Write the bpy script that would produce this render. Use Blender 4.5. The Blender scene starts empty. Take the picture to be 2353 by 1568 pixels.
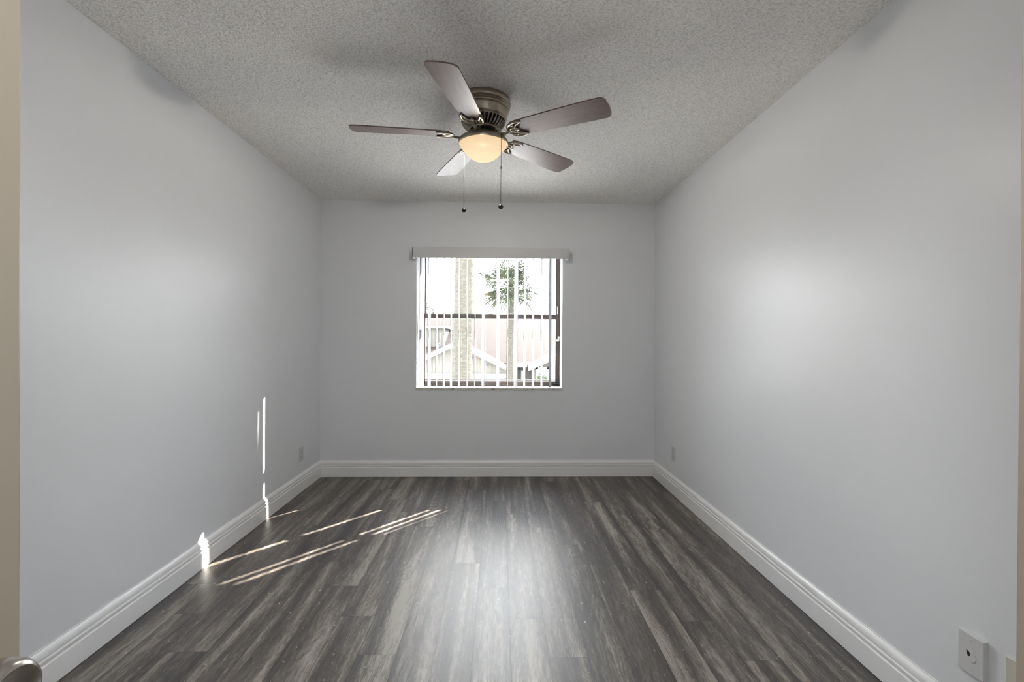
import bpy, math, random
from mathutils import Vector, Matrix

random.seed(7)
SC = bpy.context.scene
COL = SC.collection
PI = math.pi


def srgb(r, g, b):
    f = lambda c: (c / 255) / 12.92 if c / 255 <= 0.04045 else ((c / 255 + 0.055) / 1.055) ** 2.4
    return (f(r), f(g), f(b), 1.0)


# ---------------------------------------------------------------- room measures (metres)
XL, XR = -1.574, 1.397          # side walls
YB, YF = 4.26, -0.35            # window wall, doorway wall
H = 2.44
WX0, WX1, WZ0, WZ1 = -0.735, 0.566, 0.775, 2.030   # window opening
YG = 4.43                       # window frame plane

# ---------------------------------------------------------------- camera
cam_d = bpy.data.cameras.new('camera')
cam_d.sensor_fit = 'HORIZONTAL'
cam_d.sensor_width = 36.0
cam_d.lens = 36.0 * 1099.66 / 2353.0
cam_d.clip_start = 0.02
cam_d.clip_end = 400
cam = bpy.data.objects.new('camera', cam_d)
COL.objects.link(cam)
yaw, pitch, roll = 0.0270772, -0.0038181, 0.0058776
fwd = Vector((math.sin(yaw) * math.cos(pitch), math.cos(yaw) * math.cos(pitch), math.sin(pitch)))
rgt = Vector((math.cos(yaw), -math.sin(yaw), 0))
upv = rgt.cross(fwd)
r2 = rgt * math.cos(roll) + upv * math.sin(roll)
u2 = upv * math.cos(roll) - rgt * math.sin(roll)
M = Matrix((r2, u2, -fwd)).transposed().to_4x4()
M.translation = (0, 0, 1.2246)
cam.matrix_world = M
SC.camera = cam

# ---------------------------------------------------------------- colour management
SC.view_settings.view_transform = 'Standard'
SC.view_settings.look = 'None'
SC.view_settings.gamma = 1.0
SC.view_settings.use_curve_mapping = False
SC.view_settings.exposure = 0.32
SC.cycles.max_bounces = 14
SC.cycles.diffuse_bounces = 9
SC.cycles.glossy_bounces = 5
SC.cycles.transparent_max_bounces = 16
SC.cycles.sample_clamp_indirect = 6.0
SC.cycles.caustics_reflective = False
SC.cycles.caustics_refractive = False
SC.cycles.use_denoising = True

# ---------------------------------------------------------------- sky
SKY = 22.0
world = bpy.data.worlds.new('sky')
SC.world = world
world.use_nodes = True
wn, wl = world.node_tree.nodes, world.node_tree.links
wn.clear()
w_out = wn.new('ShaderNodeOutputWorld')
w_bg = wn.new('ShaderNodeBackground')
w_tc = wn.new('ShaderNodeTexCoord')
w_sep = wn.new('ShaderNodeSeparateXYZ')
w_ramp = wn.new('ShaderNodeValToRGB')
wl.new(w_tc.outputs['Generated'], w_sep.inputs[0])
wl.new(w_sep.outputs['Z'], w_ramp.inputs[0])
e = w_ramp.color_ramp.elements
e[0].position = 0.0
e[0].color = (0.95, 0.98, 1.0, 1)
e[1].position = 0.7
e[1].color = (0.62, 0.76, 1.0, 1)
w_noise = wn.new('ShaderNodeTexNoise')
w_noise.inputs['Scale'].default_value = 3.0
w_noise.inputs['Detail'].default_value = 4.0
wl.new(w_tc.outputs['Generated'], w_noise.inputs['Vector'])
w_cr = wn.new('ShaderNodeValToRGB')
w_cr.color_ramp.elements[0].position = 0.42
w_cr.color_ramp.elements[1].position = 0.58
wl.new(w_noise.outputs['Fac'], w_cr.inputs[0])
w_mix = wn.new('ShaderNodeMix')
w_mix.data_type = 'RGBA'
wl.new(w_cr.outputs['Color'], w_mix.inputs[0])
wl.new(w_ramp.outputs['Color'], w_mix.inputs[6])
w_mix.inputs[7].default_value = (1, 1, 1, 1)
wl.new(w_mix.outputs[2], w_bg.inputs['Color'])
w_bg.inputs['Strength'].default_value = SKY
wl.new(w_bg.outputs[0], w_out.inputs['Surface'])

# ---------------------------------------------------------------- sun (from front right, 36 degrees up)
sun_d = bpy.data.lights.new('sun', 'SUN')
sun_d.energy = 56.0
sun_d.angle = math.radians(0.53)
sun_d.color = (1.0, 0.93, 0.85)
sun = bpy.data.objects.new('sun', sun_d)
COL.objects.link(sun)
az, el = math.radians(40.8), math.radians(36.0)
to_sun = Vector((math.sin(az) * math.cos(el), math.cos(az) * math.cos(el), math.sin(el)))
sun.rotation_euler = (-to_sun).to_track_quat('-Z', 'Y').to_euler()
sun.location = (8, 10, 12)

# ---------------------------------------------------------------- added fill lamp on the ceiling, unseen above the camera
fill_d = bpy.data.lights.new('fill_light', 'AREA')
fill_d.shape = 'DISK'
fill_d.size = 0.36
fill_d.energy = 29.0
fill_d.color = (0.95, 0.97, 1.0)
fill_ob = bpy.data.objects.new('fill_light', fill_d)
COL.objects.link(fill_ob)
fill_ob.location = (0.0, -0.08, 2.335)


# ================================================================ helpers
class MB:
    """collects vertices and faces; build() links them as one mesh object"""

    def __init__(s):
        s.v, s.f = [], []

    def add(s, vs, fs):
        o = len(s.v)
        s.v += [tuple(p) for p in vs]
        s.f += [tuple(i + o for i in f) for f in fs]
        return s

    def box(s, x0, x1, y0, y1, z0, z1):
        vs = [(x0, y0, z0), (x1, y0, z0), (x1, y1, z0), (x0, y1, z0), (x0, y0, z1), (x1, y0, z1), (x1, y1, z1), (x0, y1, z1)]
        return s.add(vs, [(3, 2, 1, 0), (4, 5, 6, 7), (0, 1, 5, 4), (1, 2, 6, 5), (2, 3, 7, 6), (3, 0, 4, 7)])

    def lathe(s, prof, n=48, cx=0, cy=0, axis='Z'):
        vs, fs = [], []
        for r, z in prof:
            for k in range(n):
                a = 2 * PI * k / n
                p = (r * math.cos(a), r * math.sin(a), z)
                if axis == 'X':
                    p = (z, r * math.cos(a), r * math.sin(a))
                elif axis == 'Y':
                    p = (r * math.sin(a), z, r * math.cos(a))
                vs.append((p[0] + cx, p[1] + cy, p[2]))
        m = len(prof)
        for i in range(m - 1):
            for k in range(n):
                a, b = i * n + k, i * n + (k + 1) % n
                fs.append((a, b, b + n, a + n))
        fs.append(tuple(range(n))[::-1])
        fs.append(tuple((m - 1) * n + k for k in range(n)))
        return s.add(vs, fs)

    def prism(s, poly, d0, d1, plane='XZ'):
        """poly in two axes, pushed from d0 to d1 along the third"""
        def P(a, b, d):
            return {'XZ': (a, d, b), 'XY': (a, b, d), 'YZ': (d, a, b)}[plane]
        n = len(poly)
        vs = [P(a, b, d0) for a, b in poly] + [P(a, b, d1) for a, b in poly]
        fs = [tuple(range(n)), tuple(range(2 * n - 1, n - 1, -1))]
        fs += [(k, k + n, (k + 1) % n + n, (k + 1) % n) for k in range(n)]
        return s.add(vs, fs)

    def tube(s, pts, r, n=8, flat=1.0):
        pts = [Vector(p) for p in pts]
        rs = r if isinstance(r, (list, tuple)) else [r] * len(pts)
        vs, fs = [], []
        up = None
        for i, p in enumerate(pts):
            t = (pts[min(i + 1, len(pts) - 1)] - pts[max(i - 1, 0)]).normalized()
            ref = Vector((0, 0, 1)) if abs(t.z) < 0.9 else Vector((1, 0, 0))
            a = t.cross(ref).normalized()
            b = a.cross(t).normalized()
            if up is not None and a.dot(up) < 0:
                a, b = -a, -b
            up = a
            for k in range(n):
                q = 2 * PI * k / n
                vs.append(p + a * (rs[i] * math.cos(q)) + b * (rs[i] * flat * math.sin(q)))
        for i in range(len(pts) - 1):
            for k in range(n):
                c, d = i * n + k, i * n + (k + 1) % n
                fs.append((c, d, d + n, c + n))
        fs.append(tuple(range(n))[::-1])
        fs.append(tuple((len(pts) - 1) * n + k for k in range(n)))
        return s.add(vs, fs)

    def build(s, name, mat, parent=None, smooth=True, bevel=0.0, angle=35, off=(0, 0, 0)):
        me = bpy.data.meshes.new(name)
        me.from_pydata([(x - off[0], y - off[1], z - off[2]) for x, y, z in s.v], [], s.f)
        import bmesh
        bm = bmesh.new()
        bm.from_mesh(me)
        bmesh.ops.recalc_face_normals(bm, faces=bm.faces)
        bm.to_mesh(me)
        bm.free()
        me.materials.append(mat)
        if smooth:
            me.polygons.foreach_set('use_smooth', [True] * len(me.polygons))
            me.set_sharp_from_angle(angle=math.radians(angle))
        o = bpy.data.objects.new(name, me)
        o.location = off
        COL.objects.link(o)
        if parent is not None:
            o.parent = parent
        if bevel > 0:
            b = o.modifiers.new('edge', 'BEVEL')
            b.width = bevel
            b.segments = 2
            b.limit_method = 'ANGLE'
        return o


def tag(o, label=None, cat=None, group=None, kind=None):
    if label: o['label'] = label
    if cat: o['category'] = cat
    if group: o['group'] = group
    if kind: o['kind'] = kind
    return o


def thing(name, label, cat, loc=(0, 0, 0), rz=0.0, group=None, kind=None):
    o = bpy.data.objects.new(name, None)
    o.empty_display_size = 0.1
    COL.objects.link(o)
    o.location = loc
    o.rotation_euler = (0, 0, rz)
    return tag(o, label, cat, group, kind)


def dup(o, parent=None):
    c = o.copy()
    COL.objects.link(c)
    if parent is not None:
        c.parent = parent
    for ch in list(o.children):
        dup(ch, c)
    return c


# ---------------------------------------------------------------- material helpers
class NT:
    def __init__(s, name):
        s.m = bpy.data.materials.new(name)
        s.m.use_nodes = True
        s.n, s.l = s.m.node_tree.nodes, s.m.node_tree.links
        s.bsdf = s.n['Principled BSDF']
        s.out = s.n['Material Output']

    def put(s, sock, val):
        if isinstance(val, (int, float)):
            sock.default_value = val
        elif isinstance(val, (tuple, list)):
            sock.default_value = val
        else:
            s.l.new(val, sock)

    def math(s, op, a, b=0.0, c=None):
        nd = s.n.new('ShaderNodeMath')
        nd.operation = op
        s.put(nd.inputs[0], a)
        s.put(nd.inputs[1], b)
        if c is not None: s.put(nd.inputs[2], c)
        return nd.outputs[0]

    def vec(s, x, y, z):
        nd = s.n.new('ShaderNodeCombineXYZ')
        s.put(nd.inputs[0], x); s.put(nd.inputs[1], y); s.put(nd.inputs[2], z)
        return nd.outputs[0]

    def coords(s, kind='Object'):
        nd = s.n.new('ShaderNodeTexCoord')
        return nd.outputs[kind]

    def pos(s):
        return s.n.new('ShaderNodeNewGeometry').outputs['Position']

    def sep(s, v):
        nd = s.n.new('ShaderNodeSeparateXYZ')
        s.l.new(v, nd.inputs[0])
        return nd.outputs

    def noise(s, v, scale, detail=3.0, rough=0.5, dist=0.0):
        nd = s.n.new('ShaderNodeTexNoise')
        s.put(nd.inputs['Vector'], v)
        nd.inputs['Scale'].default_value = scale
        nd.inputs['Detail'].default_value = detail
        nd.inputs['Roughness'].default_value = rough
        nd.inputs['Distortion'].default_value = dist
        return nd.outputs['Fac']

    def white(s, v):
        nd = s.n.new('ShaderNodeTexWhiteNoise')
        nd.noise_dimensions = '3D'
        s.l.new(v, nd.inputs['Vector'])
        return nd.outputs['Value']

    def ramp(s, f, stops):
        nd = s.n.new('ShaderNodeValToRGB')
        s.put(nd.inputs[0], f)
        el_ = nd.color_ramp.elements
        while len(el_) < len(stops): el_.new(0.5)
        for q, (p, c) in zip(el_, stops):
            q.position = p
            q.color = c if len(c) == 4 else (*c, 1)
        return nd.outputs['Color']

    def mix(s, f, a, b, mode='MIX'):
        nd = s.n.new('ShaderNodeMix')
        nd.data_type = 'RGBA'
        nd.blend_type = mode
        s.put(nd.inputs[0], f); s.put(nd.inputs[6], a); s.put(nd.inputs[7], b)
        return nd.outputs[2]

    def bump(s, h, strength=0.3, dist=0.002):
        nd = s.n.new('ShaderNodeBump')
        nd.inputs['Strength'].default_value = strength
        nd.inputs['Distance'].default_value = dist
        s.l.new(h, nd.inputs['Height'])
        s.l.new(nd.outputs[0], s.bsdf.inputs['Normal'])

    def set(s, **kw):
        names = dict(color='Base Color', rough='Roughness', metal='Metallic', spec='Specular IOR Level', coat='Coat Weight',
                     coat_rough='Coat Roughness', emit='Emission Color', power='Emission Strength', alpha='Alpha')
        for k, v in kw.items():
            s.put(s.bsdf.inputs[names[k]], v)
        return s


def plain(name, color, rough=0.5, metal=0.0, spec=0.5, var=0.06, scale=6.0, **kw):
    """a paint or metal with slight uneven tone"""
    t = NT(name)
    n = t.noise(t.coords(), scale, 4)
    lo = tuple(c * (1 - var) for c in color[:3]) + (1,)
    hi = tuple(min(1, c * (1 + var)) for c in color[:3]) + (1,)
    t.set(color=t.ramp(n, [(0.3, lo), (0.7, hi)]), rough=rough, metal=metal, spec=spec, **kw)
    return t.m


# ---------------------------------------------------------------- materials
def wall_paint():
    t = NT('pale_grey_wall_paint')
    p = t.pos()
    n = t.noise(p, 1.3, 3)
    t.set(color=t.ramp(n, [(0.3, srgb(224, 226, 229)), (0.7, srgb(227, 229, 232))]), rough=0.37, spec=0.46)
    h = t.math('ADD', t.noise(p, 260, 2), t.math('MULTIPLY', t.noise(p, 55, 2), 0.8))
    t.bump(h, 0.16, 0.0008)
    return t.m


def ceiling_popcorn():
    t = NT('popcorn_ceiling_texture')
    p = t.pos()
    v = t.n.new('ShaderNodeTexVoronoi')
    v.feature = 'SMOOTH_F1'
    v.inputs['Scale'].default_value = 150
    v.inputs['Smoothness'].default_value = 0.4
    t.l.new(p, v.inputs['Vector'])
    lumps = t.math('SUBTRACT', 1.0, v.outputs['Distance'])
    n = t.noise(p, 95, 3, 0.65)
    h = t.math('ADD', t.math('MULTIPLY', lumps, 0.6), t.math('MULTIPLY', n, 1.1))
    t.set(color=t.ramp(h, [(0.58, srgb(221, 219, 215)), (0.98, srgb(252, 250, 247))]), rough=0.9, spec=0.1)
    t.bump(h, 0.65, 0.0045)
    return t.m


def floor_planks():
    t = NT('grey_wood_plank_floor')
    x, y, z = t.sep(t.pos())
    PW, PL = 0.148, 1.27
    fx = t.math('DIVIDE', t.math('SUBTRACT', x, 0.053), PW)
    i = t.math('FLOOR', fx)
    ty = t.math('DIVIDE', t.math('ADD', t.math('SUBTRACT', y, 2.09), t.math('MULTIPLY', i, 0.26)), PL)
    j = t.math('FLOOR', ty)
    rnd = t.white(t.vec(i, j, 3.7))
    rnd2 = t.white(t.vec(i, j, 11.3))
    off = t.math('MULTIPLY', rnd, 40.0)
    # broad weathered streaks along the plank
    a = t.noise(t.vec(t.math('MULTIPLY', x, 12.0), t.math('ADD', t.math('MULTIPLY', y, 0.75), off), t.math('MULTIPLY', rnd2, 20.0)), 1.0, 3, 0.5, 0.5)
    b = t.noise(t.vec(t.math('MULTIPLY', x, 75.0), t.math('ADD', t.math('MULTIPLY', y, 9.0), off), off), 1.0, 5, 0.7)
    c = t.noise(t.vec(t.math('MULTIPLY', x, 420.0), t.math('ADD', t.math('MULTIPLY', y, 40.0), off), off), 1.0, 3, 0.7)
    # cathedral rings
    g = t.noise(t.vec(t.math('MULTIPLY', x, 9.0), t.math('ADD', t.math('MULTIPLY', y, 0.9), off), 2.0), 1.0, 0.5, 0.4)
    ring = t.math('SINE', t.math('MULTIPLY', g, 190.0))
    ring = t.math('MULTIPLY', t.math('ADD', ring, 1.0), 0.5)
    # darker edges of the planks
    rim = t.math('ABSOLUTE', t.math('SUBTRACT', t.math('FRACT', fx), 0.5))
    rim = t.math('MULTIPLY', t.math('POWER', t.math('MULTIPLY', rim, 2.0), 3.0), -0.05)
    tone = t.math('ADD', t.math('MULTIPLY', a, 0.66), t.math('MULTIPLY', b, 0.30))
    tone = t.math('ADD', tone, t.math('MULTIPLY', c, 0.26))
    tone = t.math('ADD', tone, t.math('MULTIPLY', ring, 0.035))
    tone = t.math('ADD', tone, rim)
    tone = t.math('ADD', tone, t.math('MULTIPLY', t.math('SUBTRACT', rnd2, 0.5), 0.04))
    col = t.ramp(tone, [(0.47, srgb(28, 25, 23)), (0.56, srgb(52, 47, 43)), (0.64, srgb(88, 81, 74)), (0.75, srgb(150, 142, 132))])
    # warm and cool patches
    hue = t.noise(t.vec(t.math('MULTIPLY', x, 8.0), t.math('ADD', t.math('MULTIPLY', y, 1.2), off), 9.0), 1.0, 2)
    col = t.mix(t.math('MULTIPLY', hue, 0.35), col, srgb(76, 65, 57), 'MIX')
    # white flecks
    fl = t.noise(t.vec(t.math('MULTIPLY', x, 70.0), t.math('MULTIPLY', y, 42.0), 5.0), 1.0, 2, 0.5)
    flm = t.ramp(fl, [(0.70, (0, 0, 0)), (0.73, (0.6, 0.6, 0.6))])
    col = t.mix(flm, col, srgb(190, 186, 180))
    # seams
    frx = t.math('FRACT', fx)
    ex = t.math('MINIMUM', frx, t.math('SUBTRACT', 1.0, frx))
    fry = t.math('FRACT', ty)
    ey = t.math('MINIMUM', fry, t.math('SUBTRACT', 1.0, fry))
    seam = t.math('MAXIMUM', t.math('LESS_THAN', ex, 0.0075), t.math('LESS_THAN', ey, 0.0008))
    col = t.mix(t.math('MULTIPLY', seam, 0.5), col, srgb(30, 28, 27))
    keep = t.math('SUBTRACT', 1.0, t.math('MULTIPLY', seam, 0.45))
    spec = t.math('MULTIPLY', t.math('ADD', 0.20, t.math('MULTIPLY', t.math('ADD', b, t.math('MULTIPLY', c, 0.5)), 0.90)), keep)
    t.set(color=col, rough=t.math('ADD', 0.34, t.math('MULTIPLY', b, 0.20)), spec=spec)
    h = t.math('SUBTRACT', t.math('ADD', t.math('MULTIPLY', c, 0.5), t.math('MULTIPLY', b, 0.5)), t.math('MULTIPLY', seam, 0.6))
    t.bump(h, 0.25, 0.0008)
    return t.m


def blade_wood():
    t = NT('dark_walnut_fan_blade')
    x, y, z = t.sep(t.coords())
    n = t.noise(t.vec(t.math('MULTIPLY', x, 5.0), t.math('MULTIPLY', y, 90.0), 0.0), 1.0, 5, 0.6)
    t.set(color=t.ramp(n, [(0.3, srgb(62, 40, 34)), (0.7, srgb(104, 78, 70))]), rough=0.38, spec=0.6, coat=0.6, coat_rough=0.34)
    return t.m


def siding():
    t = NT('beige_vertical_siding')
    x, y, z = t.sep(t.pos())
    fr = t.math('FRACT', t.math('MULTIPLY', x, 3.4))
    groove = t.math('LESS_THAN', fr, 0.09)
    t.set(color=t.mix(groove, (0.0583, 0.0540, 0.0464, 1), (0.0432, 0.0389, 0.0335, 1)), rough=0.8, spec=0.2)
    return t.m


def shingles():
    t = NT('salmon_roof_shingles')
    p = t.pos()
    x, y, z = t.sep(p)
    row = t.math('MULTIPLY', y, 7.0)
    ri = t.math('FLOOR', row)
    bi = t.math('FLOOR', t.math('ADD', t.math('MULTIPLY', x, 3.5), t.math('MULTIPLY', ri, 0.37)))
    rv = t.white(t.vec(bi, ri, 1.0))
    edge = t.math('LESS_THAN', t.math('FRACT', row), 0.16)
    c = t.ramp(rv, [(0.0, (0.0132, 0.0088, 0.0069)), (1.0, (0.0166, 0.0115, 0.0093))])
    c = t.mix(t.math('MULTIPLY', edge, 0.5), c, (0.0115, 0.0078, 0.0066, 1))
    t.set(color=c, rough=0.9, spec=0.1)
    return t.m


def trunk_bark(name, lo, hi):
    t = NT(name)
    x, y, z = t.sep(t.pos())
    n = t.noise(t.vec(t.math('MULTIPLY', x, 9.0), t.math('MULTIPLY', y, 9.0), t.math('MULTIPLY', z, 26.0)), 1.0, 5, 0.65)
    t.set(color=t.ramp(n, [(0.32, lo), (0.68, hi)]), rough=0.95, spec=0.05)
    t.bump(n, 1.0, 0.05)
    return t.m


def leafy(name, lo, hi):
    t = NT(name)
    n = t.noise(t.pos(), 3.0, 3)
    t.set(color=t.ramp(n, [(0.35, lo), (0.65, hi)]), rough=0.8, spec=0.1)
    return t.m


def vane_vinyl():
    t = NT('white_vinyl_vane')
    d = t.n.new('ShaderNodeBsdfDiffuse')
    tr = t.n.new('ShaderNodeBsdfTranslucent')
    gl = t.n.new('ShaderNodeBsdfGlossy')
    n = t.noise(t.coords(), 8, 2)
    c = t.ramp(n, [(0.3, srgb(139, 140, 143)), (0.7, srgb(144, 145, 147))])
    t.l.new(c, d.inputs[0])
    tr.inputs[0].default_value = srgb(150, 151, 152)
    gl.inputs[0].default_value = (0.8, 0.8, 0.8, 1)
    gl.inputs['Roughness'].default_value = 0.35
    m1 = t.n.new('ShaderNodeMixShader'); m1.inputs[0].default_value = 0.15
    t.l.new(d.outputs[0], m1.inputs[1]); t.l.new(tr.outputs[0], m1.inputs[2])
    m2 = t.n.new('ShaderNodeMixShader'); m2.inputs[0].default_value = 0.06
    t.l.new(m1.outputs[0], m2.inputs[1]); t.l.new(gl.outputs[0], m2.inputs[2])
    t.l.new(m2.outputs[0], t.out.inputs[0])
    return t.m


def clear_glass():
    t = NT('clear_window_glass')
    tr = t.n.new('ShaderNodeBsdfTransparent')
    n = t.noise(t.coords(), 2.0, 1)
    t.l.new(t.ramp(n, [(0, (0.96, 0.975, 0.97)), (1, (0.97, 0.98, 0.975))]), tr.inputs[0])
    gl = t.n.new('ShaderNodeBsdfGlossy')
    gl.inputs['Roughness'].default_value = 0.02
    lw = t.n.new('ShaderNodeLayerWeight'); lw.inputs[0].default_value = 0.5
    fac = t.math('ADD', 0.03, t.math('MULTIPLY', t.math('POWER', lw.outputs['Facing'], 5.0), 0.6))
    m = t.n.new('ShaderNodeMixShader')
    t.l.new(fac, m.inputs[0]); t.l.new(tr.outputs[0], m.inputs[1]); t.l.new(gl.outputs[0], m.inputs[2])
    t.l.new(m.outputs[0], t.out.inputs[0])
    return t.m


def lit_glass():
    t = NT('frosted_lamp_glass_lit')
    x, y, z = t.sep(t.coords())
    n = t.noise(t.coords(), 14, 2)
    # the bulb sits low in the bowl, so the glass glows most at the bottom
    f = t.math('ADD', t.math('MULTIPLY', z, -9.0), t.math('MULTIPLY', n, 0.25))
    col = t.ramp(f, [(0.15, (0.86, 0.62, 0.38)), (0.85, (1.0, 0.80, 0.50))])
    t.set(color=(0.0, 0.0, 0.0, 1), rough=0.4, spec=0.0, emit=col, power=LAMP_GLASS * 0.9)
    tr = t.n.new('ShaderNodeBsdfTransparent')
    m = t.n.new('ShaderNodeMixShader')
    m.inputs[0].default_value = 0.10
    t.l.new(t.bsdf.outputs[0], m.inputs[1]); t.l.new(tr.outputs[0], m.inputs[2])
    t.l.new(m.outputs[0], t.out.inputs[0])
    return t.m


def stone_sill():
    t = NT('worn_stone_sill')
    n = t.noise(t.pos(), 28, 6, 0.7)
    t.set(color=t.ramp(n, [(0.36, srgb(120, 110, 98)), (0.44, srgb(196, 190, 182)), (0.7, srgb(216, 212, 206))]), rough=0.4)
    return t.m


LAMP_GLASS = 1.0
MAT = dict(
    wall=wall_paint(), ceiling=ceiling_popcorn(), floor=floor_planks(), wood=blade_wood(), siding=siding(), shingle=shingles(),
    vane=vane_vinyl(), glass=clear_glass(), lit=lit_glass(), sill=stone_sill(),
    base=plain('white_trim_paint', srgb(236, 236, 235), 0.32, var=0.02, scale=2),
    valance=plain('white_valance_vinyl', srgb(205, 205, 206), 0.45, var=0.02, scale=2),
    door=plain('cream_door_paint', srgb(152, 142, 126), 0.4, var=0.02, scale=2),
    lining=plain('white_reveal_paint', srgb(214, 214, 216), 0.5, var=0.02, scale=3),
    bronze=plain('dark_bronze_frame', srgb(72, 64, 60), 0.42, metal=0.3, var=0.15, scale=12),
    cream=plain('cream_plastic', srgb(216, 206, 178), 0.45, var=0.04),
    plate=plain('white_plate_plastic', srgb(203, 203, 203), 0.4, var=0.02),
    cplate=plain('ivory_plate_plastic', srgb(206, 202, 190), 0.4, var=0.02),
    matt_black=plain('matt_black_disc', (0.01, 0.01, 0.01, 1), 1.0, spec=0.0, var=0.1),
    dark=plain('dark_slot', srgb(30, 28, 26), 0.6, var=0.2),
    pewter=plain('antique_pewter_metal', (0.36, 0.315, 0.25, 1), 0.30, metal=1.0, var=0.10, scale=20),
    pewter_dark=plain('dark_motor_metal', (0.05, 0.045, 0.04, 1), 0.45, metal=0.8, var=0.2, scale=20),
    nickel=plain('satin_nickel', (0.50, 0.47, 0.43, 1), 0.24, metal=1.0, var=0.05),
    white_trim=plain('white_house_trim', (0.11, 0.11, 0.115, 1), 0.6, var=0.03),
    ground=plain('pale_concrete_drive', (0.62, 0.60, 0.57, 1), 0.9, var=0.15, scale=0.6),
    panel=plain('tan_entry_panel', (0.0426, 0.0355, 0.0272, 1), 0.7, var=0.04),
    house_glass=plain('dark_house_window', (0.010, 0.011, 0.012, 1), 0.15, var=0.2),
    rust=plain('rusty_orange_metal', (0.0900, 0.0360, 0.0180, 1), 0.6, var=0.1),
    bark=trunk_bark('palm_trunk_bark', (0.0289, 0.0261, 0.0200, 1), (0.0511, 0.0477, 0.0388, 1)),
    bark2=trunk_bark('young_palm_trunk_bark', (0.0260, 0.0231, 0.0189, 1), (0.0497, 0.0450, 0.0391, 1)),
    frond=leafy('palm_frond_green', (0.0176, 0.0221, 0.0119, 1), (0.0327, 0.0377, 0.0221, 1)),
    frond_old=leafy('yellowing_frond', (0.060, 0.045, 0.014, 1), (0.080, 0.060, 0.020, 1)),
    leaf=leafy('tree_leaf_green', (0.0145, 0.0228, 0.0093, 1), (0.0377, 0.0466, 0.0200, 1)),
    leaf_light=leafy('shrub_leaf_lime', (0.0311, 0.0435, 0.0124, 1), (0.0570, 0.0704, 0.0269, 1)),
)


# ================================================================ room shell
def structure(o):
    o['kind'] = 'structure'
    return o


structure(MB().box(XL - 0.12, XR + 0.12, -2.4, YB + 0.2, -0.12, 0.0).build('floor', MAT['floor'], smooth=False))
structure(MB().box(XL - 0.12, XR + 0.12, -2.4, YB + 0.2, H, H + 0.15).build('ceiling', MAT['ceiling'], smooth=False))
structure(MB().box(XL - 0.12, XL, -2.4, YB + 0.2, 0, H).build('wall_left', MAT['wall'], smooth=False))
structure(MB().box(XR, XR + 0.12, -2.4, YB + 0.2, 0, H).build('wall_right', MAT['wall'], smooth=False))
wb = MB()
wb.box(XL, WX0, YB, YB + 0.2, 0, H).box(WX1, XR, YB, YB + 0.2, 0, H)
wb.box(WX0, WX1, YB, YB + 0.2, 0, WZ0).box(WX0, WX1, YB, YB + 0.2, WZ1, H)
structure(wb.build('wall_back', MAT['wall'], smooth=False))
DX0, DX1, DZ = -0.49, 0.33, 2.38                     # doorway behind the camera
wf = MB()
wf.box(XL, DX0, YF - 0.12, YF, 0, H).box(DX1, XR, YF - 0.12, YF, 0, H).box(DX0, DX1, YF - 0.12, YF, DZ, H)
structure(wf.build('wall_front', MAT['wall'], smooth=False))
structure(MB().box(XL, XR, -2.4, -2.3, 0, H).build('wall_hall', MAT['wall'], smooth=False))
# closet return at the right, its cream jamb just in frame
structure(MB().box(0.655, XR, 0.45, 0.56, 0, H).build('wall_closet', MAT['wall'], smooth=False))
structure(MB().box(0.637, 0.655, 0.44, 0.57, 0, H).build('trim_1', MAT['door'], smooth=False, bevel=0.002))

# baseboards
BB = [(0, 0.002), (0.016, 0.002), (0.016, 0.084), (0.0145, 0.0865), (0.0105, 0.088), (0.0105, 0.0915), (0.0135, 0.0935), (0.0150, 0.099),
      (0.0145, 0.105), (0.0100, 0.108), (0.0100, 0.1115), (0.0125, 0.1135), (0.0128, 0.122), (0.0105, 0.131), (0.0065, 0.138), (0.0030, 0.1425), (0.0025, 0.147), (0, 0.147)]


def baseboard(name, a, b, nrm, mit0=True, mit1=True):
    """profile swept from a to b along the wall, mitred at inside corners"""
    a, b, nrm = Vector(a), Vector(b), Vector(nrm)
    d = (b - a).normalized()
    vs = []
    for end, q, m in ((a, 1, mit0), (b, -1, mit1)):
        for o_, z in BB:
            p = end + nrm * o_ + d * (q * o_ if m else 0)
            vs.append((p.x, p.y, z))
    n = len(BB)
    fs = [(k, (k + 1) % n, (k + 1) % n + n, k + n) for k in range(n)] + [tuple(range(n))[::-1], tuple(range(n, 2 * n))]
    return structure(MB().add(vs, fs).build(name, MAT['base'], angle=25))


baseboard('baseboard_left', (XL, YF, 0), (XL, YB, 0), (1, 0, 0))
baseboard('baseboard_back', (XL, YB, 0), (XR, YB, 0), (0, -1, 0))
baseboard('baseboard_right', (XR, YB, 0), (XR, 0.57, 0), (-1, 0, 0), True, False)

# ================================================================ window
win = thing('window_1', None, None, (-0.085, YG, WZ0), kind='structure')
WO = (-0.085, YG, WZ0)


def wpart(mb, name, mat, parent=None, **kw):
    for k, (x, y, z) in enumerate(mb.v):
        mb.v[k] = (x - WO[0], y - WO[1], z - WO[2])
    return mb.build(name, mat, parent or win, **kw)


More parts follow.
